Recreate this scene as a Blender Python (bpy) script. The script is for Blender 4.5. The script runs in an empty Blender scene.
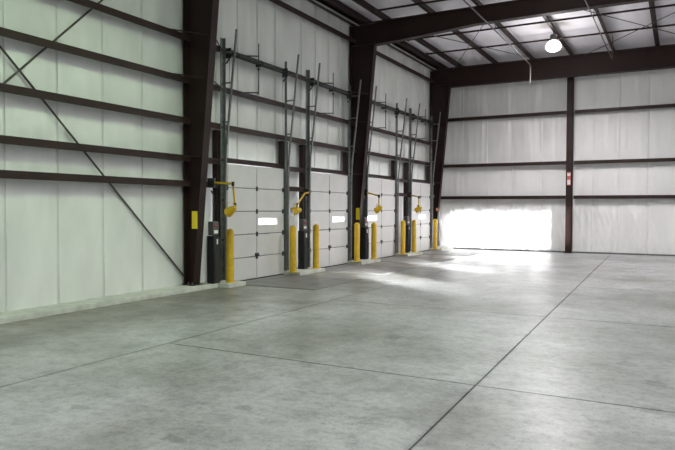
import bpy, math, random
from mathutils import Vector, Matrix, noise
random.seed(7)
scene = bpy.context.scene
COL = scene.collection

# ------------------------------------------------------------------ camera
CXP, CYP = 337.5, 225.0
VPY, VPX = (680.0, 209.0), (-845.0, 204.0)          # vanishing points of the hall's two floor axes
FPX = math.sqrt(-((VPY[0]-CXP)*(VPX[0]-CXP) + (VPY[1]-CYP)*(VPX[1]-CYP)))
def _ray(p): return Vector(((p[0]-CXP)/FPX, -(p[1]-CYP)/FPX, -1.0))
ay = _ray(VPY).normalized()
ax = -_ray(VPX); ax = (ax - ay*ax.dot(ay)).normalized()
az = ax.cross(ay)
cam_d = bpy.data.cameras.new('camera'); cam = bpy.data.objects.new('camera', cam_d); COL.objects.link(cam)
cam_d.sensor_width = 36.0; cam_d.lens = FPX*36.0/675.0; cam_d.clip_end = 200
M3 = Matrix((ax, ay, az))
cam.matrix_world = Matrix.Translation((8.27, 0.0, 1.55)) @ M3.to_4x4()
scene.camera = cam

# ------------------------------------------------------------------ world, sun, exposure
world = bpy.data.worlds.new('world'); scene.world = world; world.use_nodes = True
bg = world.node_tree.nodes['Background']
bg.inputs[0].default_value = (0.90, 0.95, 1.0, 1); bg.inputs[1].default_value = 9.0
SUN_M, SUN_K = 0.7, 0.19                            # low hazy sun coming in from the right
sun_d = bpy.data.lights.new('sun', 'SUN'); sun = bpy.data.objects.new('sun', sun_d); COL.objects.link(sun)
sun_d.energy = 38.0; sun_d.angle = math.radians(1.2); sun_d.color = (0.97, 0.98, 1.0)
sun.rotation_euler = Vector((-1.0, SUN_M, -SUN_K)).to_track_quat('-Z', 'Y').to_euler()
sun.location = (30, 5, 12)
scene.view_settings.view_transform = 'Standard'
scene.view_settings.look = 'None'
scene.view_settings.gamma = 1.0
scene.view_settings.use_curve_mapping = False
scene.view_settings.exposure = 0.30
LAMP_POWER = 400.0

# ------------------------------------------------------------------ helpers
class MB:
    def __init__(s): s.v = []; s.f = []; s.sm = []
    def add(s, vs, fs, smooth=False):
        o = len(s.v); s.v += [tuple(a) for a in vs]
        s.f += [tuple(i+o for i in f) for f in fs]; s.sm += [smooth]*len(fs); return s
    def box(s, a, b):
        x0, y0, z0 = (min(a[i], b[i]) for i in range(3)); x1, y1, z1 = (max(a[i], b[i]) for i in range(3))
        return s.add([(x0,y0,z0),(x1,y0,z0),(x1,y1,z0),(x0,y1,z0),(x0,y0,z1),(x1,y0,z1),(x1,y1,z1),(x0,y1,z1)],
              [(0,3,2,1),(4,5,6,7),(0,1,5,4),(1,2,6,5),(2,3,7,6),(3,0,4,7)])
    def cbox(s, c, d): return s.box([c[i]-d[i]/2 for i in range(3)], [c[i]+d[i]/2 for i in range(3)])
    def bbox(s, a, b, e=0.006):                       # box with chamfered edges
        lo = [min(a[i], b[i]) for i in range(3)]; hi = [max(a[i], b[i]) for i in range(3)]
        import bmesh
        bm = bmesh.new(); bmesh.ops.create_cube(bm, size=1.0)
        for v in bm.verts:
            for i in range(3): v.co[i] = (lo[i]+hi[i])/2 + v.co[i]*(hi[i]-lo[i])
        bmesh.ops.bevel(bm, geom=bm.edges[:], offset=e, segments=1, affect='EDGES')
        bm.verts.index_update()
        s.add([v.co[:] for v in bm.verts], [[v.index for v in f.verts] for f in bm.faces]); bm.free(); return s
    def prism(s, poly, axis, a, b):
        # poly: 2-D outline in the two other axes (cyclic order), extruded along axis from a to b
        n = len(poly); vs = []
        for t in (a, b):
            for p in poly:
                q = list(p); q.insert(axis, t); vs.append(q)
        fs = [tuple(range(n))[::-1], tuple(range(n, 2*n))]
        fs += [(i, (i+1) % n, n+(i+1) % n, n+i) for i in range(n)]
        return s.add(vs, fs)
    def tube(s, pts, r, n=8, cap=True, smooth=True):
        pts = [Vector(p) for p in pts]; rings = []
        up = None
        for i, p in enumerate(pts):
            t = ((pts[min(i+1, len(pts)-1)]-p).normalized() + (p-pts[max(i-1, 0)]).normalized())
            t = t.normalized() if t.length > 1e-6 else Vector((0, 0, 1))
            if up is None:
                up = Vector((0, 0, 1)) if abs(t.z) < 0.9 else Vector((1, 0, 0))
            u = t.cross(up).normalized(); w = u.cross(t).normalized(); up = w
            rr = r[i] if isinstance(r, (list, tuple)) else r
            rings.append([p + (u*math.cos(2*math.pi*k/n) + w*math.sin(2*math.pi*k/n))*rr for k in range(n)])
        vs = [v for g in rings for v in g]; fs = []
        for i in range(len(pts)-1):
            for k in range(n):
                fs.append((i*n+k, i*n+(k+1) % n, (i+1)*n+(k+1) % n, (i+1)*n+k))
        s.add(vs, fs, smooth)
        if cap:
            s.add(rings[0], [tuple(range(n))]); s.add(rings[-1], [tuple(range(n))[::-1]])
        return s
    def lathe(s, prof, c=(0, 0, 0), n=20, smooth=True):   # prof: (radius, z) bottom to top
        vs = []; fs = []
        for r, z in prof:
            for k in range(n):
                a = 2*math.pi*k/n; vs.append((c[0]+r*math.cos(a), c[1]+r*math.sin(a), c[2]+z))
        for i in range(len(prof)-1):
            for k in range(n):
                fs.append((i*n+k, i*n+(k+1) % n, (i+1)*n+(k+1) % n, (i+1)*n+k))
        return s.add(vs, fs, smooth)
    def mesh(s, name):
        me = bpy.data.meshes.new(name); me.from_pydata(s.v, [], s.f)
        me.polygons.foreach_set('use_smooth', s.sm); me.update(); return me
    def build(s, name, mat, parent=None, loc=(0, 0, 0), label=None):
        o = bpy.data.objects.new(name, s.mesh(name)); COL.objects.link(o)
        o.data.materials.append(mat); o.location = loc
        if parent is not None: o.parent = parent
        if label: o['label'] = label
        return o
def tag(o, label, cat, group=None, kind=None):
    o['label'] = label; o['category'] = cat
    if group: o['group'] = group
    if kind: o['kind'] = kind
    return o
def empty(name, loc=(0, 0, 0)):
    o = bpy.data.objects.new(name, None); COL.objects.link(o); o.location = loc; o.empty_display_size = 0.1; return o
def share(src, name, parent, loc):
    o = bpy.data.objects.new(name, src.data); COL.objects.link(o); o.location = loc; o.parent = parent; return o

# ------------------------------------------------------------------ materials
def nodemat(name):
    m = bpy.data.materials.new(name); m.use_nodes = True
    nt = m.node_tree; return m, nt, nt.nodes, nt.links, nt.nodes['Principled BSDF']
def plain(name, col, rough=0.5, metal=0.0, var=0.12, scale=6.0, bump=0.0, bscale=40.0, stretch=(1, 1, 1)):
    m, nt, N, L, b = nodemat(name)
    g = N.new('ShaderNodeNewGeometry'); mp = N.new('ShaderNodeMapping'); mp.inputs['Scale'].default_value = stretch
    L.new(g.outputs['Position'], mp.inputs['Vector'])
    n = N.new('ShaderNodeTexNoise'); n.inputs['Scale'].default_value = scale; n.inputs['Detail'].default_value = 6
    L.new(mp.outputs[0], n.inputs['Vector'])
    r = N.new('ShaderNodeValToRGB')
    r.color_ramp.elements[0].position = 0.3; r.color_ramp.elements[1].position = 0.7
    r.color_ramp.elements[0].color = tuple(c*(1-var) for c in col)+(1,)
    r.color_ramp.elements[1].color = tuple(min(1, c*(1+var)) for c in col)+(1,)
    L.new(n.outputs['Fac'], r.inputs['Fac']); L.new(r.outputs['Color'], b.inputs['Base Color'])
    b.inputs['Roughness'].default_value = rough; b.inputs['Metallic'].default_value = metal
    if bump:
        n2 = N.new('ShaderNodeTexNoise'); n2.inputs['Scale'].default_value = bscale; n2.inputs['Detail'].default_value = 4
        L.new(mp.outputs[0], n2.inputs['Vector'])
        bp = N.new('ShaderNodeBump'); bp.inputs['Strength'].default_value = bump; bp.inputs['Distance'].default_value = 0.01
        L.new(n2.outputs['Fac'], bp.inputs['Height']); L.new(bp.outputs[0], b.inputs['Normal'])
    return m
def emis(name, col, strength):
    m, nt, N, L, b = nodemat(name)
    b.inputs['Base Color'].default_value = (*col, 1); b.inputs['Emission Color'].default_value = (*col, 1)
    b.inputs['Emission Strength'].default_value = strength; return m
def dull(m, v):
    m.node_tree.nodes['Principled BSDF'].inputs['Specular IOR Level'].default_value = v; return m
STEEL = plain('brown_primer_steel', (0.023, 0.0108, 0.0092), 0.55, 0, 0.2, 3, 0.05, 60)
GIRT = plain('brown_girt_steel', (0.028, 0.0150, 0.012), 0.5, 0, 0.2, 3)
VINYL = plain('white_vinyl_insulation', (0.73, 0.74, 0.71), 0.42, 0, 0.10, 1.6, 0.12, 14, (1, 1, 0.4))
VINYL_END = plain('white_vinyl_liner', (0.78, 0.775, 0.77), 0.36, 0, 0.05, 1.5, 0.12, 14, (1, 1, 0.4))
ROOFV = plain('white_roof_insulation', (0.87, 0.85, 0.90), 0.5, 0, 0.05, 1.5, 0.1, 12)
GALV = plain('galvanised_steel', (0.165, 0.178, 0.172), 0.45, 0.25, 0.25, 9)
dull(STEEL, 0.25); dull(GIRT, 0.25)
DARKGALV = plain('dark_oiled_steel', (0.045, 0.048, 0.05), 0.4, 0.5, 0.3, 10)
BRACE = plain('brace_rod_steel', (0.07, 0.06, 0.055), 0.5, 0.3, 0.2, 10)
DOORW = plain('white_door_skin', (0.60, 0.59, 0.575), 0.45, 0, 0.04, 2.5, 0.06, 50)
STILE = plain('grey_door_stile', (0.36, 0.36, 0.36), 0.45)
EAVEC = plain('pale_conduit', (0.36, 0.36, 0.36), 0.4)
YELLOW = plain('safety_yellow_paint', (0.64, 0.40, 0.012), 0.42, 0, 0.14, 7, 0.05, 30)
YSIGN = plain('yellow_sign_plate', (0.85, 0.66, 0.02), 0.4, 0, 0.04, 5)
GSIGN = plain('green_sticker', (0.25, 0.42, 0.05), 0.4, 0, 0.05, 5)
BLACK = plain('black_rubber', (0.014, 0.014, 0.016), 0.5, 0, 0.3, 8)
GREYBOX = plain('grey_enclosure', (0.10, 0.105, 0.105), 0.45, 0.1, 0.1, 5)
RED = plain('red_button', (0.5, 0.03, 0.02), 0.4, 0, 0.05)
WHITE = plain('white_label', (0.8, 0.78, 0.75), 0.5, 0, 0.03)
CURB = plain('pale_concrete_curb', (0.54, 0.56, 0.50), 0.75, 0, 0.18, 5, 0.3, 50)
JOINT = plain('dark_joint_filler', (0.05, 0.05, 0.045), 0.8, 0, 0.2, 8)
DECK = plain('worn_steel_deck', (0.235, 0.23, 0.225), 0.5, 0.2, 0.25, 3, 0.1, 80)
OUTER = plain('wall_outer_sheet', (0.5, 0.5, 0.5), 0.6)

def concrete():
    m, nt, N, L, b = nodemat('worn_concrete')
    g = N.new('ShaderNodeNewGeometry'); pos = g.outputs['Position']
    def nz(scale, detail=8, rough=0.6, stretch=None):
        n = N.new('ShaderNodeTexNoise'); n.inputs['Scale'].default_value = scale
        n.inputs['Detail'].default_value = detail; n.inputs['Roughness'].default_value = rough
        if stretch:
            mp = N.new('ShaderNodeMapping'); mp.inputs['Scale'].default_value = stretch
            L.new(pos, mp.inputs['Vector']); L.new(mp.outputs[0], n.inputs['Vector'])
        else: L.new(pos, n.inputs['Vector'])
        return n.outputs['Fac']
    def ramp(src, stops):
        r = N.new('ShaderNodeValToRGB'); cr = r.color_ramp
        while len(cr.elements) < len(stops): cr.elements.new(0.5)
        for e, (p, c) in zip(cr.elements, stops):
            e.position = p; e.color = (*c, 1) if isinstance(c, tuple) else (c, c, c, 1)
        L.new(src, r.inputs['Fac']); return r.outputs['Color']
    def mix(a, bb, fac, mode='MULTIPLY'):
        x = N.new('ShaderNodeMix'); x.data_type = 'RGBA'; x.blend_type = mode
        x.inputs['Factor'].default_value = fac if not hasattr(fac, 'links') else 1
        if hasattr(fac, 'links'): L.new(fac, x.inputs['Factor'])
        L.new(a, x.inputs[6])
        if isinstance(bb, tuple): x.inputs[7].default_value = (*bb, 1)
        else: L.new(bb, x.inputs[7])
        return x.outputs[2]
    base = ramp(nz(0.55, 6, 0.55), [(0.34, (0.29, 0.29, 0.275)), (0.50, (0.41, 0.412, 0.412)), (0.64, (0.50, 0.503, 0.51))])
    c = mix(base, ramp(nz(4.0, 8, 0.65), [(0.34, 0.68), (0.5, 0.98), (0.66, 1.10)]), 0.8)
    c = mix(c, ramp(nz(1.4, 7, 0.7, (0.8, 1.2, 1)), [(0.36, 0.78), (0.55, 1.0)]), 0.7)
    c = mix(c, ramp(nz(14, 7, 0.8), [(0.36, 0.62), (0.5, 1.0), (0.66, 1.16)]), 0.85)
    c = mix(c, ramp(nz(60, 3, 0.6), [(0.36, 0.84), (0.6, 1.05)]), 0.8)
    # dirt worked into the joints and the untrafficked edge along the wall
    sep = N.new('ShaderNodeSeparateXYZ'); L.new(pos, sep.inputs[0]); PXo, PYo = sep.outputs['X'], sep.outputs['Y']
    def mth(op, a, b2=None):
        q = N.new('ShaderNodeMath'); q.operation = op
        for i_, v_ in enumerate((a, b2)):
            if v_ is None: continue
            if isinstance(v_, (int, float)): q.inputs[i_].default_value = v_
            else: L.new(v_, q.inputs[i_])
        return q.outputs[0]
    d1 = mth('ABSOLUTE', mth('SUBTRACT', PXo, 3.15))
    d2 = mth('ABSOLUTE', mth('ADD', PXo, mth('SUBTRACT', mth('MULTIPLY', PYo, 0.028), 6.87)))
    d3 = mth('ABSOLUTE', mth('SUBTRACT', mth('PINGPONG', mth('SUBTRACT', PYo, 1.5), 1.975), 0.0))
    d3 = mth('ADD', d3, mth('MULTIPLY', mth('LESS_THAN', PXo, 3.15), 9.0))
    dj = mth('MINIMUM', mth('MINIMUM', d1, d2), d3)
    dj = mth('ADD', dj, mth('MULTIPLY', mth('SUBTRACT', nz(3.0, 8, 0.8), 0.5), 0.10))
    c = mix(c, ramp(mth('MULTIPLY', dj, 12.0), [(0.05, 0.5), (0.42, 1.0)]), 0.55)
    we = mth('ADD', mth('MULTIPLY', PXo, 0.25), mth('MULTIPLY', mth('SUBTRACT', nz(1.1, 8, 0.7), 0.5), 1.1))
    c = mix(c, ramp(we, [(0.10, (0.50, 0.48, 0.36)), (0.75, (1.0, 1.0, 1.0))]), 0.85)
    # scattered dark oil spots
    v = N.new('ShaderNodeTexVoronoi'); v.inputs['Scale'].default_value = 0.9; L.new(pos, v.inputs['Vector'])
    vw = N.new('ShaderNodeMath'); vw.operation = 'ADD'
    nn = N.new('ShaderNodeMath'); nn.operation = 'MULTIPLY'; nn.inputs[1].default_value = 0.22
    L.new(nz(7, 5), nn.inputs[0]); L.new(v.outputs['Distance'], vw.inputs[0]); L.new(nn.outputs[0], vw.inputs[1])
    c = mix(c, ramp(vw.outputs[0], [(0.13, 0.55), (0.19, 1.0)]), 0.7)
    # larger irregular stains with a place of their own
    for (sx, sy, rx, ry) in ((4.20, 3.36, 0.10, 0.06), (5.32, 3.96, 0.10, 0.06), (5.32, 3.20, 0.10, 0.06), (8.10, 5.44, 0.11, 0.13), (8.11, 6.27, 0.11, 0.13), (6.20, 9.07, 0.11, 0.13), (7.83, 6.94, 0.11, 0.13), (5.27, 7.03, 0.11, 0.13)):
        mp = N.new('ShaderNodeMapping'); mp.vector_type = 'POINT'
        mp.inputs['Location'].default_value = (-sx/rx, -sy/ry, 0); mp.inputs['Scale'].default_value = (1/rx, 1/ry, 0)
        L.new(pos, mp.inputs['Vector'])
        ln = N.new('ShaderNodeVectorMath'); ln.operation = 'LENGTH'; L.new(mp.outputs[0], ln.inputs[0])
        ad = N.new('ShaderNodeMath'); ad.operation = 'ADD'; L.new(ln.outputs['Value'], ad.inputs[0])
        n3 = nz(14, 4); L.new(n3, ad.inputs[1])
        sc = N.new('ShaderNodeMath'); sc.operation = 'MULTIPLY'; sc.inputs[1].default_value = 0.4; L.new(ad.outputs[0], sc.inputs[0])
        c = mix(c, ramp(sc.outputs[0], [(0.48, 0.66), (0.62, 1.0)]), 0.8)
    L.new(c, b.inputs['Base Color'])
    rr = N.new('ShaderNodeMapRange'); rr.inputs['To Min'].default_value = 0.22; rr.inputs['To Max'].default_value = 0.52
    L.new(nz(1.6, 8, 0.7), rr.inputs['Value']); L.new(rr.outputs[0], b.inputs['Roughness'])
    bp = N.new('ShaderNodeBump'); bp.inputs['Strength'].default_value = 0.10; bp.inputs['Distance'].default_value = 0.01
    L.new(nz(9, 8, 0.7), bp.inputs['Height']); L.new(bp.outputs[0], b.inputs['Normal'])
    return m
CONC = concrete()
def paneglass():
    m, nt, N, L, b = nodemat('frosted_acrylic_pane')
    b.inputs['Base Color'].default_value = (0.97, 0.98, 1, 1); b.inputs['Transmission Weight'].default_value = 1.0
    b.inputs['Roughness'].default_value = 0.35; b.inputs['IOR'].default_value = 1.2; return m
PANE = paneglass()

# ------------------------------------------------------------------ dimensions
W, YB, YE, ZR = 20.0, -11.5, 23.7, 6.92              # right wall, back wall, end wall, roof lining height
FRAMES = (2.3, 9.33, 16.15, 22.7)
XF = 0.20                                            # plane of the dock doors
DOORS = [(10.22, 12.39), (13.50, 15.60), (16.76, 18.92), (20.20, 22.16)]
GZ = (2.05, 2.52, 3.22, 3.97, 4.75, 6.27)            # girt tops on the left wall
EGZ = (2.01, 3.22, 4.98)                             # girt tops on the end wall
PX = [0.42] + [1.02 + 1.305*i for i in range(9)]              # roof purlins

# ------------------------------------------------------------------ floor
floor = MB().box((-0.6, YB, -0.20), (W, YE+0.2, -0.02)).build('floor', JOINT)
tag(floor, 'grey worn concrete warehouse floor cut by dark control joints', 'floor', kind='structure')
def jx(y): return 6.87 - 0.028*y                     # the long joint, slightly off square
ys = [YB, -2.45, 1.5, 5.45, 9.40, 13.35, 17.30, 21.25, YE+0.2]; G = 0.007
def slab(p):
    MB().prism(p, 2, -0.02, 0.0).build('concrete_slab', CONC, floor)
slab([(-0.6, YB), (3.15-G, YB), (3.15-G, YE+0.2), (-0.6, YE+0.2)])
for a, b in zip(ys, ys[1:]):
    a += G; b -= G
    slab([(3.15+G, a), (jx(a)-G, a), (jx(b)-G, b), (3.15+G, b)])
    slab([(jx(a)+G, a), (11.5-G, a), (11.5-G, b), (jx(b)+G, b)])
slab([(11.5+G, YB), (W, YB), (W, YE+0.2), (11.5+G, YE+0.2)])

# ------------------------------------------------------------------ left wall: outer sheet with four door openings, lined with insulation strips
mb = MB()
yy = YB
for (a, b) in DOORS:
    mb.box((-0.16, yy, 0), (-0.10, a+0.05, 7.1)); mb.box((-0.16, a+0.05, 2.42), (-0.10, b-0.05, 7.1)); yy = b-0.05
mb.box((-0.16, yy, 0), (-0.10, YE+0.2, 7.1))
wall_left = mb.build('wall_left', OUTER)
tag(wall_left, 'tall side wall lined with white vinyl insulation behind brown steel girts', 'wall', kind='structure')

def strip(u0, u1, z0, z1, pins, place, mat, parent, name='insulation_strip', wild=0.0, seed=0, nu=14, amp=0.05):
    """billowed insulation strip between two seams; place(u, h, z) -> xyz, h = height off the wall"""
    nz_ = max(8, int((z1-z0)/0.075)); vs = []; fs = []
    us = [0, 0.012, 0.03, 0.06] + [0.06+0.88*i/(nu-1) for i in range(1, nu-1)] + [0.94, 0.97, 0.988, 1]
    for j in range(nz_+1):
        z = z0+(z1-z0)*j/nz_
        d = min([abs(z-p) for p in pins]+[9]); pin = min(1.0, (d/0.35))**0.7
        for t in us:
            u = u0+(u1-u0)*t
            e = min(t, 1-t)
            lip = 0.045 if e < 0.006 else 0.0
            bul = amp*(min(1, e/0.22)**0.6)*(0.25+0.75*pin)
            w = noise.noise((u*2.2+seed*3.1, z*0.7, seed*1.7))*0.022 + noise.noise((u*8+seed, z*0.8, 4.2+seed))*0.02
            if wild:
                k = wild*max(0.0, min(1.0, (1.95-z)/0.5))
                w += k*(0.055*noise.noise((u*2.1+seed, z*0.55, 9.0)) + 0.035*abs(noise.noise((u*5+z*1.6, z*0.8+u, 2.0+seed)))
                        + 0.02*noise.noise((u*9-z*2.5, z*2.2, 5.0)))
            h = max(-0.06, -0.075 + bul*0.9 + lip + w*(0.3+0.7*pin)*min(1, e/0.04+0.25))
            vs.append(place(u, h, z))
    n = len(us)
    for j in range(nz_):
        for i in range(n-1):
            fs.append((j*n+i, j*n+i+1, (j+1)*n+i+1, (j+1)*n+i))
    return MB().add(vs, fs, True).build(name, mat, parent)
def lw(u, h, z): return (min(h, 0.0), u, z)
seams = [2.2+0.86*i for i in range(9)]               # bay left of the first column
seams[-1] = 9.33
pinsL = [g-0.05 for g in GZ]
for i in range(8):
    strip(seams[i], seams[i+1], 0.0, 6.95, pinsL, lw, VINYL, wall_left, seed=i)
edges = [9.33]
for (a, b) in DOORS: edges += [a+0.02, b-0.02]
edges.append(23.6)
k = 20
for i in range(len(edges)-1):
    a, b = edges[i], edges[i+1]; n = 1 if b-a < 1.2 else (2 if i % 2 == 0 else 3)
    for q in range(n):
        k += 1
        strip(a+(b-a)*q/n, a+(b-a)*(q+1)/n, 2.43 if i % 2 else 0.0, 6.95, pinsL, lw, VINYL, wall_left, seed=k)

# ------------------------------------------------------------------ end wall
wall_end = MB().box((-0.16, YE+0.10, 0), (W, YE+0.16, 7.1)).build('wall_end', OUTER)
tag(wall_end, 'far end wall covered in white vinyl insulation with wrinkled lower lining', 'wall', kind='structure')
def ew(u, h, z): return (u, YE-min(h, 0.09), z)
es = [0.0, 0.93, 1.86, 2.80, 3.83, 4.83, 5.6, 6.42, 7.3, 8.2, 9.1, 10.0, 10.9]
for i in range(len(es)-1):
    strip(es[i], es[i+1], 0.0, 6.95, [g-0.05 for g in EGZ], ew, VINYL_END, wall_end, wild=1.3, seed=50+i, nu=26)
MB().box((10.9, YE+0.06, 0), (W, YE+0.09, 6.95)).build('insulation_strip', VINYL_END, wall_end)
MB().bbox((0.0, YE-0.16, 0.0), (10.9, YE-0.06, 0.05)).build('sill_angle', GALV, wall_end)

# ------------------------------------------------------------------ right and back walls (behind the view), unseen openings on the right shaped to aim the sun patches
OPEN = []
def opening(xa, xb, ya, yb):                         # opening whose sunlight lands on floor x xa..xb, y ya..yb
    xm = (xa+xb)/2
    OPEN.append((ya-SUN_M*(W-xm), yb-SUN_M*(W-xm), SUN_K*(W-xb), SUN_K*(W-xa)))
opening(1.5, 4.0, 12.1, 13.6)
opening(1.6, 3.8, 15.8, 17.0)
opening(2.4, 3.6, 18.9, 19.5)
for q in range(4):                                   # stepped row of openings whose light lands low on the end wall
    xa, xb = 0.35+3.85*q/4, 0.35+3.85*(q+1)/4
    OPEN.append((YE-SUN_M*(W-xa), YE-SUN_M*(W-xb), SUN_K*(W-(xa+xb)/2)+0.16, SUN_K*(W-(xa+xb)/2)+1.32))
OPEN.sort()
mb = MB(); y = YB
for (a, b, z0, z1) in OPEN:
    mb.box((W, y, 0), (W+0.12, a, 7.1)); mb.box((W, a, 0), (W+0.12, b, z0)); mb.box((W, a, z1), (W+0.12, b, 7.1)); y = b
mb.box((W, y, 0), (W+0.12, YE+0.2, 7.1))
wall_right = mb.build('wall_right', VINYL_END); tag(wall_right, 'white opposite side wall with unseen openings shaped to place sun patches', 'wall', kind='structure')
wall_back = MB().box((-0.16, YB-0.12, 0), (W, YB, 7.1)).build('wall_back', VINYL_END)
tag(wall_back, 'white wall behind the viewpoint', 'wall', kind='structure')

# ------------------------------------------------------------------ ceiling
ceiling = MB().box((-0.16, YB, 7.10), (W+0.12, YE+0.2, 7.2)).build('ceiling', ROOFV)
tag(ceiling, 'low roof lined with white insulation between dark purlins', 'ceiling', kind='structure')
xs = [-0.05] + PX + [12.8]
for i in range(len(xs)-1):
    for (a, b) in ((2.3, 9.33), (9.33, 16.15), (16.15, 23.65)):
        vs = []; fs = []; nu, nv = 10, 30
        for j in range(nv+1):
            for q in range(nu+1):
                t, s = q/nu, j/nv; u = xs[i]+(xs[i+1]-xs[i])*t; v = a+(b-a)*s
                sag = 0.05*math.sin(math.pi*t)**0.7 + 0.012*noise.noise((u*3, v*2, 1.0))
                lap = 0.012*max(0, 1-abs(((v*0.8) % 1)-0.5)*40)
                vs.append((u, v, ZR+0.03-sag-lap))
        for j in range(nv):
            for q in range(nu): fs.append((j*(nu+1)+q, (j+1)*(nu+1)+q, (j+1)*(nu+1)+q+1, j*(nu+1)+q+1))
        MB().add(vs, fs, True).build('roof_insulation_strip', ROOFV, ceiling)

# ------------------------------------------------------------------ curb along the side wall
curb = empty('concrete_curb', (0, 0, 0)); tag(curb, 'pale raised concrete curb running along the foot of the side wall', 'curb', kind='structure')
segs = [(YB, 9.75, 0.40)]
pads = [9.75, DOORS[0][0]+0.05] + [0]*0
segs += [(9.75, 10.30, 0.66)]
for i in range(3): segs.append((DOORS[i][1]-0.03, DOORS[i+1][0]+0.03, 0.66))
segs.append((DOORS[3][1]-0.03, 23.5, 0.66))
for a, b, w in segs: MB().bbox((-0.08, a, -0.01), (w, b, 0.08), 0.012).build('curb_length', CURB, curb)

# ------------------------------------------------------------------ steel columns and rafters
ordinal = ['first', 'second', 'third', 'fourth', 'fifth', 'sixth', 'seventh', 'eighth', 'ninth', 'tenth']
def xin(z): return 0.22 + 0.55*min(z, 6.15)/6.15      # inner face of the tapered column
def column(y, label):
    t = empty('steel_column', (0, y, 0)); tag(t, label, 'column', 'tapered steel columns of the side wall')
    zt = 6.66
    MB().prism([(0.03, 0.09), (xin(0)-0.02, 0.09), (xin(6.15)-0.02, 6.15), (xin(6.15)-0.02, zt), (0.03, zt)], 1, -0.008, 0.008).build('web', STEEL, t)
    MB().prism([(xin(0)-0.02, 0.09), (xin(0), 0.09), (xin(6.15), 6.15), (xin(6.15)-0.02, 6.15)], 1, -0.09, 0.09).build('inner_flange', STEEL, t)
    MB().box((0.005, -0.11, 0.09), (0.022, 0.11, zt)).build('outer_flange', STEEL, t)
    bp = MB().box((0.0, -0.15, 0.075), (xin(0)+0.05, 0.15, 0.095)).build('base_plate', STEEL, t)
    for (bx, by) in ((0.10, -0.09), (0.10, 0.09), (0.20, -0.09), (0.20, 0.09)):
        MB().tube([(bx, by, 0.09), (bx, by, 0.13)], 0.014, 6).build('anchor_bolt', GALV, bp)
    MB().box((0.03, -0.10, 6.10), (xin(6.15)-0.02, 0.10, 6.115)).build('stiffener', STEEL, t)
    for gz in (GZ[1], GZ[3], GZ[4]):
        MB().tube([(0.20, -0.75, gz-0.03), (xin(gz)-0.05, -0.09, gz-0.03)], 0.012, 6).build('flange_brace', STEEL, t)
        MB().tube([(0.20, 0.75, gz-0.03), (xin(gz)-0.05, 0.09, gz-0.03)], 0.012, 6).build('flange_brace', STEEL, t)
    return t
column(9.33, 'dark brown tapered steel column nearest, with yellow sign plate, left of first dock door')
column(16.15, 'dark brown tapered steel column between second and third dock doors')
column(22.7, 'dark brown tapered steel column in the far corner beside end wall')
def rafter(y, label, x1=W, bot=None):
    t = empty('roof_rafter', (0.80, y, 6.1)); tag(t, label, 'beam', 'roof rafters')
    o = lambda x, z: (x-0.80, z-6.1)
    pr = bot
    top = 6.68
    MB().prism([o(0.745, top)] + [o(x, z) for x, z in pr] + [o(pr[-1][0], top)], 1, -0.008, 0.008).build('web', STEEL, t)
    MB().box((0.03-0.80, -0.11, top-6.1), (x1-0.80, 0.11, top+0.018-6.1)).build('top_flange', STEEL, t)
    m = MB()
    for (xa, za), (xb, zb) in zip(pr, pr[1:]):
        m.prism([o(xa, za-0.018), o(xb, zb-0.018), o(xb, zb), o(xa, za)], 1, -0.11, 0.11)
    m.build('bottom_flange', STEEL, t)
    for x in (7.2,):
        zb = 6.10 if x < 1 else 6.30
        MB().box((x-0.8, -0.10, zb+0.04-6.1), (x+0.012-0.8, 0.10, top-6.1)).build('stiffener', STEEL, t)
    return t
PR2 = [(0.745, 6.08), (1.6, 6.12), (3.6, 6.27), (6.2, 6.30), (W, 6.30)]
PR3 = [(0.745, 6.01), (6.2, 6.01), (W, 6.01)]
rafter(16.15, 'dark brown haunched roof rafter crossing the hall above the middle column', bot=PR2)
rafter(22.7, 'dark brown roof rafter running level just in front of the end wall', bot=PR3)
rafter(9.33, 'dark brown haunched roof rafter springing from the nearest column overhead', bot=PR2)

# ------------------------------------------------------------------ girts
def girt_y(y0, y1, ztop, label, h=0.105, x1=0.18):
    m = MB().prism([(0.025, ztop-0.05), (0.035, ztop-0.05), (0.035, ztop-0.012), (x1-0.01, ztop-0.012), (x1-0.01, ztop-h), (x1-0.03, ztop-h), (x1-0.03, ztop-h-0.008), (x1, ztop-h-0.008), (x1, ztop), (0.025, ztop)], 1, y0, y1)
    o = m.build('wall_girt', GIRT); tag(o, label, 'girt', 'horizontal girts of the side wall'); return o
lev = ['lowest', 'second lowest', 'third from the floor', 'fourth from the floor', 'fifth from the floor', 'topmost']
for i, z in enumerate(GZ):
    girt_y(2.3, 9.215, z, 'dark brown steel girt, %s, on the wall left of the nearest column' % lev[i])
bays = [((9.345, 16.135), 'above the two nearer dock doors'), ((16.165, 22.685), 'above the two farther dock doors')]
for (a, b), txt in bays:
    for i, z in enumerate(GZ[2:]):
        girt_y(a, b, z, 'dark brown steel girt, %s, %s' % (['lowest', 'second', 'third', 'topmost under the eave'][i], txt))
gaps = [(9.345, 10.10, 'between nearest column and first dock door'), (12.52, 13.38, 'between first and second dock doors'),
        (19.05, 20.08, 'between third and fourth dock doors'), (22.28, 22.685, 'between fourth dock door and corner column')]
for a, b, txt in gaps:
    for i, z in enumerate(GZ[:2]):
        girt_y(a, b, z, 'short brown girt, %s of the pair, %s' % (['lower', 'upper'][i], txt))
def girt_x(x0, x1, ztop, label):
    h = 0.11; a, b = YE-0.20, YE-0.045
    m = MB().prism([(b, ztop-0.05), (b-0.01, ztop-0.05), (b-0.01, ztop-0.012), (a+0.01, ztop-0.012), (a+0.01, ztop-h), (a+0.03, ztop-h), (a+0.03, ztop-h-0.008), (a, ztop-h-0.008), (a, ztop), (b, ztop)], 0, x0, x1)
    o = m.build('wall_girt', GIRT); tag(o, label, 'girt', 'horizontal girts of the end wall'); return o
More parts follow.
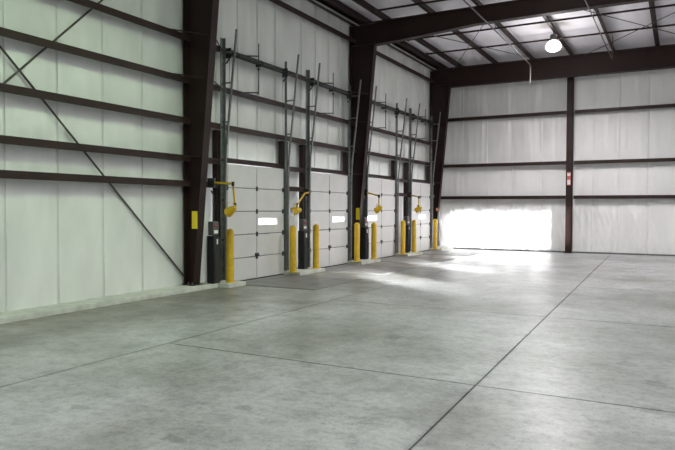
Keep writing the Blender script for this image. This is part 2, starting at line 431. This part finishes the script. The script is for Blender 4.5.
for i, z in enumerate(EGZ):
    nm = ['lowest', 'middle', 'highest'][i]
    girt_x(0.05, 4.72, z, 'dark brown girt, %s of the end wall, left of its post' % nm)
    girt_x(4.98, 10.9, z, 'dark brown girt, %s of the end wall, right of its post' % nm)
post = empty('wind_post', (4.85, YE-0.24, 0)); tag(post, 'slim dark brown steel post standing midway along the end wall', 'post')
MB().box((-0.10, -0.135, 0.0), (0.10, -0.12, 6.62)).build('front_flange', STEEL, post)
MB().box((-0.10, 0.085, 0.0), (0.10, 0.10, 6.62)).build('rear_flange', STEEL, post)
MB().box((-0.006, -0.12, 0.0), (0.006, 0.085, 6.62)).build('web', STEEL, post)
MB().box((-0.14, -0.17, 0.0), (0.14, 0.11, 0.015)).build('base_plate', STEEL, post)

# ------------------------------------------------------------------ eave strut, purlins, bridging pipes, rods
def purl(x, label, name='roof_purlin', h=0.20):
    z0 = 6.70
    o = MB().prism([(x-0.004, z0), (x-0.004, z0+h-0.006), (x-0.075, z0+h-0.006), (x-0.075, z0+h), (x+0.004, z0+h), (x+0.004, z0+0.006), (x+0.075, z0+0.006), (x+0.075, z0+0.025), (x+0.08, z0+0.025), (x+0.08, z0)], 1, 2.3, YE-0.08)
    o = o.build(name, STEEL); tag(o, label, 'purlin', 'roof purlins'); return o
for i, x in enumerate(PX): purl(x, 'dark brown roof purlin, %s out from the side wall' % ordinal[i])
ec = empty('eave_conduit', (0.24, 2.4, 6.67)); tag(ec, 'pale thin conduit running along the eave beside the first purlin', 'conduit')
MB().tube([(0, 0, 0), (0, 20.1, 0)], 0.022, 8).build('conduit_run', EAVEC, ec)
for y in (3.0, 7.0, 11.0, 15.0, 19.0): MB().bbox((-0.03, y-0.02, 0.0), (0.03, y+0.02, 0.03), 0.003).build('strap', DARKGALV, ec)
st = MB().prism([(0.03, 6.70), (0.03, 6.90), (0.16, 6.90), (0.16, 6.88), (0.045, 6.88), (0.045, 6.72), (0.16, 6.72), (0.16, 6.70)], 1, 2.3, YE-0.08).build('eave_strut', STEEL)
tag(st, 'dark brown eave strut in the angle of side wall and roof', 'beam')
for y, x0, lab, r in ((20.1, 0.78, 'thin dark pipe across the roof, ending left above far dock doors', 0.028),
                      (18.15, 0.9, 'thin dark pipe across the roof just behind the middle rafter', 0.028),
                      (15.1, 1.25, 'thin dark pipe across the roof just in front of middle rafter', 0.028)):
    p = empty('cross_pipe', (x0, y, 6.66)); tag(p, lab, 'pipe', 'cross pipes under the roof purlins')
    MB().tube([(0, 0, 0), (11.4-x0, 0, 0)], r, 8).build('pipe_run', STEEL, p)
    MB().tube([(-0.01, 0, 0), (0.05, 0, 0)], r*1.7, 8).build('end_cap', BRACE, p)
    for x in PX[1:]:
        MB().tube([(x-x0+0.05, 0, 0), (x-x0+0.05, 0, 0.045)], 0.01, 6).build('hanger', BRACE, p)
mp = empty('sprinkler_main', (4.1, 9.4, 6.03)); tag(mp, 'long dark pipe running lengthwise below the rafters and turning down near end wall', 'pipe')
MB().tube([(0, 0, 0), (0, 10.75, 0), (0.01, 10.86, -0.03), (0.015, 10.9, -0.10)], 0.017, 8).build('pipe_run', BRACE, mp)
MB().tube([(0.015, 10.9, -0.08), (0.015, 10.9, -0.52)], 0.024, 10).build('drop_leg', BRACE, mp)
MB().tube([(0.015, 10.9, -0.52), (0.015, 10.9, -0.58)], 0.03, 10).build('drop_cap', DARKGALV, mp)
for y in (1.2, 6.7): MB().tube([(0, y, 0), (0, y, 0.24)], 0.008, 6).build('hanger', BRACE, mp)
cd = empty('conduit', (6.42, 9.4, 6.0)); tag(cd, 'thin conduit running lengthwise under the rafters, right of the lit lamp', 'conduit')
MB().tube([(0, 0, 0), (0, 11.2, 0), (0, 11.28, 0.03), (0, 11.3, 0.12), (0, 11.3, 0.68)], 0.014, 8).build('conduit_run', BRACE, cd)
for y in (6.7,): MB().tube([(0, y, 0), (0, y, 0.27)], 0.008, 6).build('hanger', BRACE, cd)
def rod(name, a, b, r, label, group):
    t = empty(name, a); d = Vector(b)-Vector(a); tag(t, label, 'brace rod', group)
    MB().tube([(0, 0, 0), d], r, 6).build('rod', BRACE, t)
    mid = d*0.12; MB().tube([mid, mid+d.normalized()*0.2], r*1.9, 6).build('turnbuckle', BRACE, t)
    return t
rod('brace_rod', (0.012, 2.45, 6.72), (0.012, 9.21, 0.25), 0.016, 'thin diagonal brace rod falling to the foot of the nearest column', 'wall brace rods')
rod('brace_rod', (0.012, 2.45, -0.0+0.25), (0.012, 9.21, 6.70), 0.016, 'thin diagonal brace rod rising toward the top of nearest column', 'wall brace rods')
rod('brace_rod', (4.0, 16.3, 6.62), (0.9, 22.58, 6.62), 0.011, 'thin roof brace rod slanting toward the far corner column', 'roof brace rods')
rod('brace_rod', (0.95, 16.3, 6.64), (4.0, 22.58, 6.64), 0.011, 'thin roof brace rod slanting from middle column top toward end wall', 'roof brace rods')
rod('brace_rod', (5.4, 16.3, 6.62), (9.0, 22.58, 6.62), 0.011, 'thin roof brace rod right of the lit lamp, slanting away rightward', 'roof brace rods')
rod('brace_rod', (9.8, 16.3, 6.64), (5.4, 22.58, 6.64), 0.011, 'thin roof brace rod right of the lit lamp, slanting away leftward', 'roof brace rods')

# ------------------------------------------------------------------ dock doors
def dock_door(i, y0, y1, label, win):
    t = empty('dock_door', (XF, y0, 0)); tag(t, label, 'dock door', 'white sectional dock doors')
    w = y1-y0; n = 5; h = 2.44/n
    for k in range(n):
        za, zb = 0.012+k*h, 0.012+(k+1)*h-0.014
        if k == 2:
            wa, wb = win
            m = MB(); zc0, zc1 = za+0.17, zb-0.13
            m.bbox((-0.045, 0, za), (0, wa, zb), 0.008); m.bbox((-0.045, wb, za), (0, w, zb), 0.008)
            m.box((-0.044, wa-0.01, za+0.001), (-0.001, wb+0.01, zc0)); m.box((-0.044, wa-0.01, zc1), (-0.001, wb+0.01, zb-0.001))
            s = m.build('door_section', DOORW, t)
            f = MB(); e = 0.022
            f.box((-0.05, wa, zc0), (0.008, wb, zc0+e)); f.box((-0.05, wa, zc1-e), (0.008, wb, zc1))
            f.box((-0.05, wa, zc0), (0.008, wa+e, zc1)); f.box((-0.05, wb-e, zc0), (0.008, wb, zc1))
            f.build('window_frame', WHITE, s)
            MB().box((-0.028, wa+e, zc0+e), (-0.022, wb-e, zc1-e)).build('window_pane', PANE, s)
        else:
            s = MB().bbox((-0.045, 0, za), (0, w, zb), 0.008).build('door_section', DOORW, t)
        if k < n-1: MB().box((-0.040, 0.004, zb-0.02), (-0.026, w-0.004, zb+0.03)).build('tongue', GREYBOX, s)
        if k == 0:
            MB().bbox((-0.02, 0.0, 0.0), (0.004, w, 0.03), 0.004).build('bottom_seal', BLACK, s)
            
        if k < n-1:
            for yy in (0.06, w*0.5, w-0.06):
                MB().bbox((-0.002, yy-0.03, zb-0.045), (0.014, yy+0.03, zb+0.055), 0.003).build('hinge', DARKGALV, s)
        for yy in (w*0.5,):
            MB().box((-0.001, yy-0.012, za+0.03), (0.004, yy+0.012, zb-0.04)).build('centre_stile', STILE, s)
    hd = MB(); hd.bbox((0.0, w*0.5-0.06, 0.50), (0.02, w*0.5+0.06, 0.57), 0.004); hd.tube([(0.012, w*0.5-0.045, 0.52), (0.05, w*0.5-0.045, 0.52), (0.05, w*0.5+0.045, 0.52), (0.012, w*0.5+0.045, 0.52)], 0.008, 6)
    hd.build('lift_handle', DARKGALV, t)
    # jambs and header frame behind the tracks
    for s_, yj in ((-1, -0.21), (1, w-0.01)):
        MB().bbox((-0.16, yj, 0.09), (-0.035 if s_ else 0, yj+0.22, 3.09), 0.004).build('jamb', STEEL, t)
    MB().bbox((-0.16, 0.012, 2.455), (-0.05, w-0.012, 2.56), 0.004).build('header', STEEL, t)
    for s_, yu in ((-1, -0.09), (1, w+0.08)):
        # galvanised upright angle against the wall, then the track leaning out above the door
        u = MB(); u.box((-0.015, yu-0.045, 0.085), (-0.005, yu+0.045, 4.92)); u.box((-0.005, yu-s_*0.045-0.004, 0.085), (0.05, yu-s_*0.045+0.004, 4.92))
        up = u.build('upright', GALV, t)
        for zc in (0.9, 1.7, 2.5, 3.15, 3.9, 4.68):
            MB().bbox((-0.005, yu-0.02, zc-0.02), (0.02, yu+0.02, zc+0.02), 0.004).build('bolt_plate', DARKGALV, up)
        yt = yu - s_*0.015
        pts = [(0.05, yt, 0.10), (0.055, yt, 2.30), (0.075, yt, 2.75), (0.33, yt, 5.05)]
        tr = MB()
        prev = None
        for a, b in zip(pts, pts[1:]):
            dx = 0.032
            tr.add([(a[0], yt-0.018, a[2]), (a[0]+dx, yt-0.018, a[2]), (a[0]+dx, yt+0.018, a[2]), (a[0], yt+0.018, a[2]),
                    (b[0], yt-0.018, b[2]), (b[0]+dx, yt-0.018, b[2]), (b[0]+dx, yt+0.018, b[2]), (b[0], yt+0.018, b[2])],
                   [(0, 3, 2, 1), (4, 5, 6, 7), (0, 1, 5, 4), (1, 2, 6, 5), (2, 3, 7, 6), (3, 0, 4, 7)])
        tr.build('track', GALV, t)
        for zc in (3.25, 4.02, 4.62):
            xt = 0.075+(0.33-0.075)*(zc-2.75)/(5.05-2.75)
            MB().bbox((0.0, yu-0.012, zc-0.014), (xt+0.01, yu+0.012, zc+0.014), 0.003).build('track_bracket', GALV, t)
        MB().bbox((-0.02, yu-0.015-s_*0.13, 4.54), (0.12, yu+0.015-s_*0.13, 4.74), 0.004).build('bearing_bracket', DARKGALV, t)
        MB().tube([(0.0, yu-s_*0.13, 4.44), (0.14, yu-s_*0.13, 4.60)], 0.016, 6).build('bracket_stay', DARKGALV, t)
        d = MB(); d.tube([(0.10, yu-s_*0.19, 4.64), (0.10, yu-s_*0.17, 4.64), (0.10, yu-s_*0.29, 4.64), (0.10, yu-s_*0.31, 4.64)], [0.07, 0.055, 0.055, 0.07], 12); d.build('cable_drum', DARKGALV, t)
        MB().tube([(0.03, yu-s_*0.2, 4.58), (0.015, yu-s_*0.1, 0.2)], 0.004, 5).build('lift_cable', DARKGALV, t)
    sh = MB().tube([(0.10, -0.24, 4.64), (0.10, w+0.24, 4.64)], 0.018, 8).build('torsion_shaft', DARKGALV, t)
    for (a, b) in ((0.30, w*0.5-0.06), (w*0.5+0.06, w-0.30)):
        m = MB(); q = int((b-a)/0.022); pr = []
        pp = []; rr = []
        for j in range(q+1):
            pp += [(0.10, a+(b-a)*j/q, 4.64)]; rr += [0.042 if j % 2 else 0.034]
        m.tube(pp, rr, 10).build('torsion_spring', DARKGALV, sh)
    MB().bbox((-0.02, w*0.5-0.012, 4.57), (0.12, w*0.5+0.012, 4.70), 0.004).build('centre_bracket', DARKGALV, sh)
    # chain guide rod on stand-off arms in the middle of the opening
    yc = w*0.37
    c = MB().tube([(0.25, yc, 4.98), (0.25, yc, 3.92)], 0.011, 6).build('chain_guide', DARKGALV, t)
    for zc in (4.70, 3.94):
        MB().bbox((-0.02, yc-0.30, zc-0.02), (0.0, yc+0.02, zc+0.02), 0.004).build('stand_off_plate', DARKGALV, c)
        MB().tube([(-0.005, yc-0.26, zc), (0.25, yc, zc+0.02)], 0.014, 6).build('stand_off_arm', DARKGALV, c)
    MB().lathe([(0.0, -0.03), (0.025, -0.015), (0.03, 0), (0.025, 0.015), (0, 0.03)], (0.25, yc, 4.45), 10).build('chain_weight', DARKGALV, c)
    return t
wins = [(1.13, 1.88), (1.19, 1.90), (0.06, 0.76), (0.78, 1.45)]
dlab = ['nearest white sectional dock door, largest in view, right of the signed column',
        'second white sectional dock door, between two bollards and the middle column',
        'third white sectional dock door, its window at left edge, just past middle column',
        'farthest white sectional dock door, beside the corner column']
for i, (a, b) in enumerate(DOORS): dock_door(i, a, b, dlab[i], wins[i])

# ------------------------------------------------------------------ dock leveller plates
for i, (a, b) in enumerate(DOORS):
    t = empty('dock_leveler', (0.25, (a+b)/2, 0)); w = 0.98
    tag(t, 'dark worn steel leveler plate in the floor before the %s dock door' % ['nearest', 'second', 'third', 'farthest'][i], 'dock leveler', 'dock leveler plates')
    MB().bbox((0.28, -w, 0.0), (1.95, w, 0.012), 0.004).build('deck_plate', DECK, t)
    MB().bbox((0.0, -w, 0.0), (0.27, w, 0.014), 0.004).build('lip_plate', DECK, t)
    for s_ in (-1, 1): MB().bbox((0.0, s_*(w+0.005), 0.0), (1.98, s_*(w+0.055), 0.008), 0.003).build('edge_angle', DECK, t)
    MB().bbox((1.955, -w, 0.0), (2.0, w, 0.008), 0.003).build('rear_hinge', DECK, t)

# ------------------------------------------------------------------ bollards
def unproj_z(px, py, z):
    v = M3 @ _ray((px, py)); t = (z-1.55)/v.z; return Vector((8.27, 0, 1.55)) + v*t
def unproj_x(px, py, x):
    v = M3 @ _ray((px, py)); t = (x-8.27)/v.x; return Vector((8.27, 0, 1.55)) + v*t
XB = 0.50
bpx = [(230, 1.03), (293, 1.04), (316, 1.05), (357, 1.05), (374, 1.03), (403, 1.06), (414, 1.06), (435, 1.06)]
blab = ['nearest yellow bollard, standing at the left edge of the first dock door',
        'yellow bollard at the right edge of the first dock door',
        'yellow bollard at the left edge of the second dock door',
        'yellow bollard right of the second dock door, in front of the middle column',
        'yellow bollard at the left edge of the third dock door',
        'yellow bollard at the right edge of the third dock door',
        'yellow bollard at the left edge of the fourth dock door',
        'farthest yellow bollard, in front of the corner column']
for (px, h), lab in zip(bpx, blab):
    y = unproj_x(px, 240, XB).y
    t = empty('bollard', (XB, y, 0.08)); tag(t, lab, 'bollard', 'yellow bollards beside the dock doors')
    R_ = 0.076
    MB().lathe([(R_, 0), (R_, h-0.05)], n=20).build('post', YELLOW, t)
    MB().lathe([(R_+0.002, h-0.055), (R_+0.002, h-0.04), (R_*0.93, h-0.015), (R_*0.7, h+0.008), (R_*0.4, h+0.02), (0.001, h+0.026)], n=20).build('domed_cap', YELLOW, t)
    MB().lathe([(R_+0.03, 0), (R_+0.028, 0.008), (R_, 0.022)], n=20).build('base_ring', YELLOW, t)

# ------------------------------------------------------------------ control cabinets left of the doors
def cabinet(y, label, z=0.08):
    t = empty('dock_control_cabinet', (0.22, y, z)); tag(t, label, 'control cabinet', 'black dock control cabinets')
    MB().bbox((0, -0.10, 0), (0.18, 0.10, 0.92), 0.012).build('body', BLACK, t)
    MB().bbox((0.18, -0.085, 0.03), (0.192, 0.085, 0.60), 0.004).build('front_panel', BLACK, t)
    b = MB().bbox((0.02, -0.085, 0.93), (0.15, 0.085, 1.20), 0.01).build('control_box', GREYBOX, t)
    MB().bbox((0.15, -0.06, 0.97), (0.154, 0.06, 1.03), 0.001).build('label_plate', WHITE, b)
    MB().tube([(0.15, -0.03, 1.11), (0.175, -0.03, 1.11)], 0.022, 10).build('push_button', RED, b)
    MB().tube([(0.15, 0.04, 1.11), (0.17, 0.04, 1.11)], 0.018, 10).build('push_button', GALV, b)
    MB().bbox((0.18, -0.02, 0.76), (0.186, 0.02, 0.86), 0.001).build('warning_label', WHITE, t)
    MB().tube([(0.09, 0.0, 1.22), (0.09, 0.0, 1.70), (0.03, 0.0, 1.80)], 0.014, 8).build('conduit', DARKGALV, t)
    return t
cabinet(9.72, 'black control cabinet between the signed column and the nearest dock door')
cabinet(13.05, 'black control cabinet between the first and second dock doors')
cabinet(16.42, 'black control cabinet between middle column and third dock door')
cabinet(19.62, 'black control cabinet between the third and fourth dock doors')

# ------------------------------------------------------------------ yellow dock loading lights on swing arms
def dock_light(name_lab, mount, joints, head, aim):
    """mount on the upright; joints = arm knee points; head centre; aim = direction the lamp looks"""
    t = empty('dock_light', mount); tag(t, name_lab, 'dock light', 'yellow swing-arm dock lights'); o = Vector(mount)
    L_ = lambda p: Vector(p)-o
    MB().bbox((-0.14, -0.03, -0.09), (0.03, 0.03, 0.09), 0.006).build('mount_bracket', DARKGALV, t)
    pts = [Vector((0, 0, 0))]+[L_(p) for p in joints]
    for a, b in zip(pts, pts[1:]):
        MB().tube([a, b], 0.020, 8).build('arm', YELLOW, t)
    for p in pts[1:]:
        MB().lathe([(0.0, -0.04), (0.028, -0.04), (0.028, 0.04), (0.0, 0.04)], p, 12).build('knuckle', BLACK, t)
    hc = L_(head); d = Vector(aim).normalized()
    MB().tube([pts[-1], hc-d*0.10], 0.013, 8).build('stem', YELLOW, t)
    h = MB().tube([hc-d*0.15, hc-d*0.13, hc-d*0.04, hc+d*0.06, hc+d*0.08], [0.03, 0.045, 0.075, 0.09, 0.09], 16).build('lamp_head', YELLOW, t)
    MB().tube([hc+d*0.08, hc+d*0.085], 0.075, 16).build('lens', GREYBOX, h)
    q = d.cross(Vector((0, 0, 1))).normalized()
    MB().tube([hc-d*0.02+q*0.11, hc+Vector((0, 0, 0.15))+q*0.07, hc+Vector((0, 0, 0.15))-q*0.07, hc-d*0.02-q*0.11], 0.009, 6).build('yoke', YELLOW, h)
    return t
U = unproj_x
dock_light('yellow swing-arm dock light hanging beside the nearest dock door', (0.30, 9.74, 2.03),
           [(*U(233, 186, 0.80)[:2], 2.0), U(235, 205, 0.80)], U(230.5, 211, 0.84), (-0.8, 0.1, -0.45))
dock_light('yellow dock light folded between the first and second dock doors', (0.30, 13.31, 1.92),
           [U(305, 193, 0.50), U(297, 205, 0.75)], U(295, 211, 0.80), (-0.6, -0.8, -0.2))
dock_light('yellow swing-arm dock light hanging before the third dock door', (0.30, 16.58, 2.0),
           [(*U(379, 196, 0.80)[:2], 1.88), U(379, 207, 0.80)], U(378, 209.5, 0.84), (-0.8, 0.1, -0.45))
dock_light('farthest yellow swing-arm dock light, before the fourth dock door', (0.30, 20.01, 2.0),
           [(*U(419, 197, 0.80)[:2], 1.9), U(418.5, 206, 0.80)], U(418, 209.5, 0.84), (-0.8, 0.1, -0.45))

# ------------------------------------------------------------------ signs
def sign(name, a, b, mat, label, cat='sign', bars=None):
    o = MB().bbox(a, b, 0.002).build(name, mat); tag(o, label, cat); return o
sign('column_sign', (0.19, 9.232, 1.15), (0.325, 9.239, 1.48), YSIGN, 'plain yellow sign plate on the nearest steel column')
s = empty('wall_notice', (0.04, 9.66, 1.36)); tag(s, 'small green and yellow notice on the wall behind the nearest column', 'notice')
MB().bbox((0, -0.11, 0), (0.008, 0.11, 0.42), 0.002).build('notice_board', GSIGN, s)
MB().bbox((0.008, -0.09, 0.20), (0.011, 0.09, 0.27), 0.001).build('printed_band', BLACK, s)
MB().bbox((0.008, -0.09, 0.03), (0.011, 0.09, 0.12), 0.001).build('printed_band', YSIGN, s)
sign('column_sign', (0.22, 16.052, 1.22), (0.33, 16.059, 1.55), YSIGN, 'narrow yellow sign plate on the middle steel column')
sign('column_tag', (0.27, 22.592, 1.45), (0.35, 22.609, 1.56), plain('orange_tag', (0.7, 0.2, 0.08), 0.5), 'small orange tag on the far corner column', 'tag')
s = empty('extinguisher_sign', (4.85, YE-0.382, 2.36)); tag(s, 'tall narrow red and white sign on the end wall post', 'sign')
MB().bbox((-0.06, -0.006, 0), (0.06, 0, 0.46), 0.002).build('sign_plate', plain('sign_red', (0.62, 0.13, 0.10), 0.45), s)
MB().bbox((-0.05, -0.009, 0.03), (0.05, -0.006, 0.19), 0.001).build('white_band', WHITE, s)
MB().bbox((-0.05, -0.009, 0.33), (0.05, -0.006, 0.42), 0.001).build('white_band', WHITE, s)

# ------------------------------------------------------------------ high-bay lamps
LENSW = emis('lamp_refractor_warm', (1.0, 0.93, 0.80), 5.0)
LENSG = emis('lamp_refractor_green', (0.90, 1.0, 0.86), 5.0)
def highbay(x, y, label, col, lens, power):
    z = 6.28
    t = empty('high_bay_lamp', (x, y, z)); tag(t, label, 'lamp', 'high-bay roof lamps')
    MB().tube([(0, 0, 0.33), (0, 0, 6.68-z)], 0.012, 6).build('hanging_hook', DARKGALV, t)
    MB().lathe([(0.0, 0.16), (0.09, 0.16), (0.10, 0.18), (0.10, 0.31), (0.07, 0.34), (0.0, 0.34)], n=16).build('ballast_housing', GREYBOX, t)
    MB().lathe([(0.0, -0.16), (0.10, -0.15), (0.18, -0.11), (0.215, -0.05), (0.22, 0.0), (0.20, 0.06), (0.15, 0.12), (0.08, 0.16)], n=20).build('refractor', lens, t)
    MB().lathe([(0.222, -0.03), (0.230, -0.02), (0.224, -0.01)], n=20).build('rim', GALV, t)
    ld = bpy.data.lights.new('lamp_glow', 'SPOT'); ld.energy = power; ld.color = col; ld.shadow_soft_size = 0.15
    ld.spot_size = math.radians(170); ld.spot_blend = 0.75
    lo = bpy.data.objects.new('lamp_glow', ld); COL.objects.link(lo); lo.location = (0, 0, -0.34); lo.parent = t
    ud = bpy.data.lights.new('lamp_uplight', 'POINT'); ud.energy = power*0.10; ud.color = col; ud.shadow_soft_size = 0.2
    uo = bpy.data.objects.new('lamp_uplight', ud); COL.objects.link(uo); uo.location = (0, 0, -0.42); uo.parent = t
WARM, GREEN, MIDC, COOL = (1.0, 0.96, 0.97), (0.70, 1.0, 0.61), (1.0, 0.99, 0.96), (0.98, 0.98, 1.0)
highbay(4.95, 19.4, 'brightly lit high-bay lamp hanging under the roof before the end wall', WARM, LENSW, LAMP_POWER*1.6)
highbay(5.75, 13.7, 'lit high-bay lamp overhead just above the top of the view', MIDC, LENSG, LAMP_POWER*0.88)
highbay(3.9, 6.4, 'lit high-bay lamp overhead near the viewpoint, facing the bare wall', GREEN, LENSG, LAMP_POWER*0.8)
highbay(6.2, 0.8, 'lit high-bay lamp above and behind the viewpoint', COOL, LENSG, LAMP_POWER*1.25)
highbay(13.5, 19.4, 'lit high-bay lamp of the second row by the end wall', WARM, LENSW, LAMP_POWER*1.6)
highbay(13.5, 12.5, 'lit high-bay lamp of the second row, middle of the hall', MIDC, LENSG, LAMP_POWER)
highbay(13.5, 5.6, 'lit high-bay lamp of the second row, nearer the viewpoint', COOL, LENSG, LAMP_POWER)
highbay(13.5, -1.3, 'lit high-bay lamp of the second row, behind the viewpoint', COOL, LENSG, LAMP_POWER*1.25)
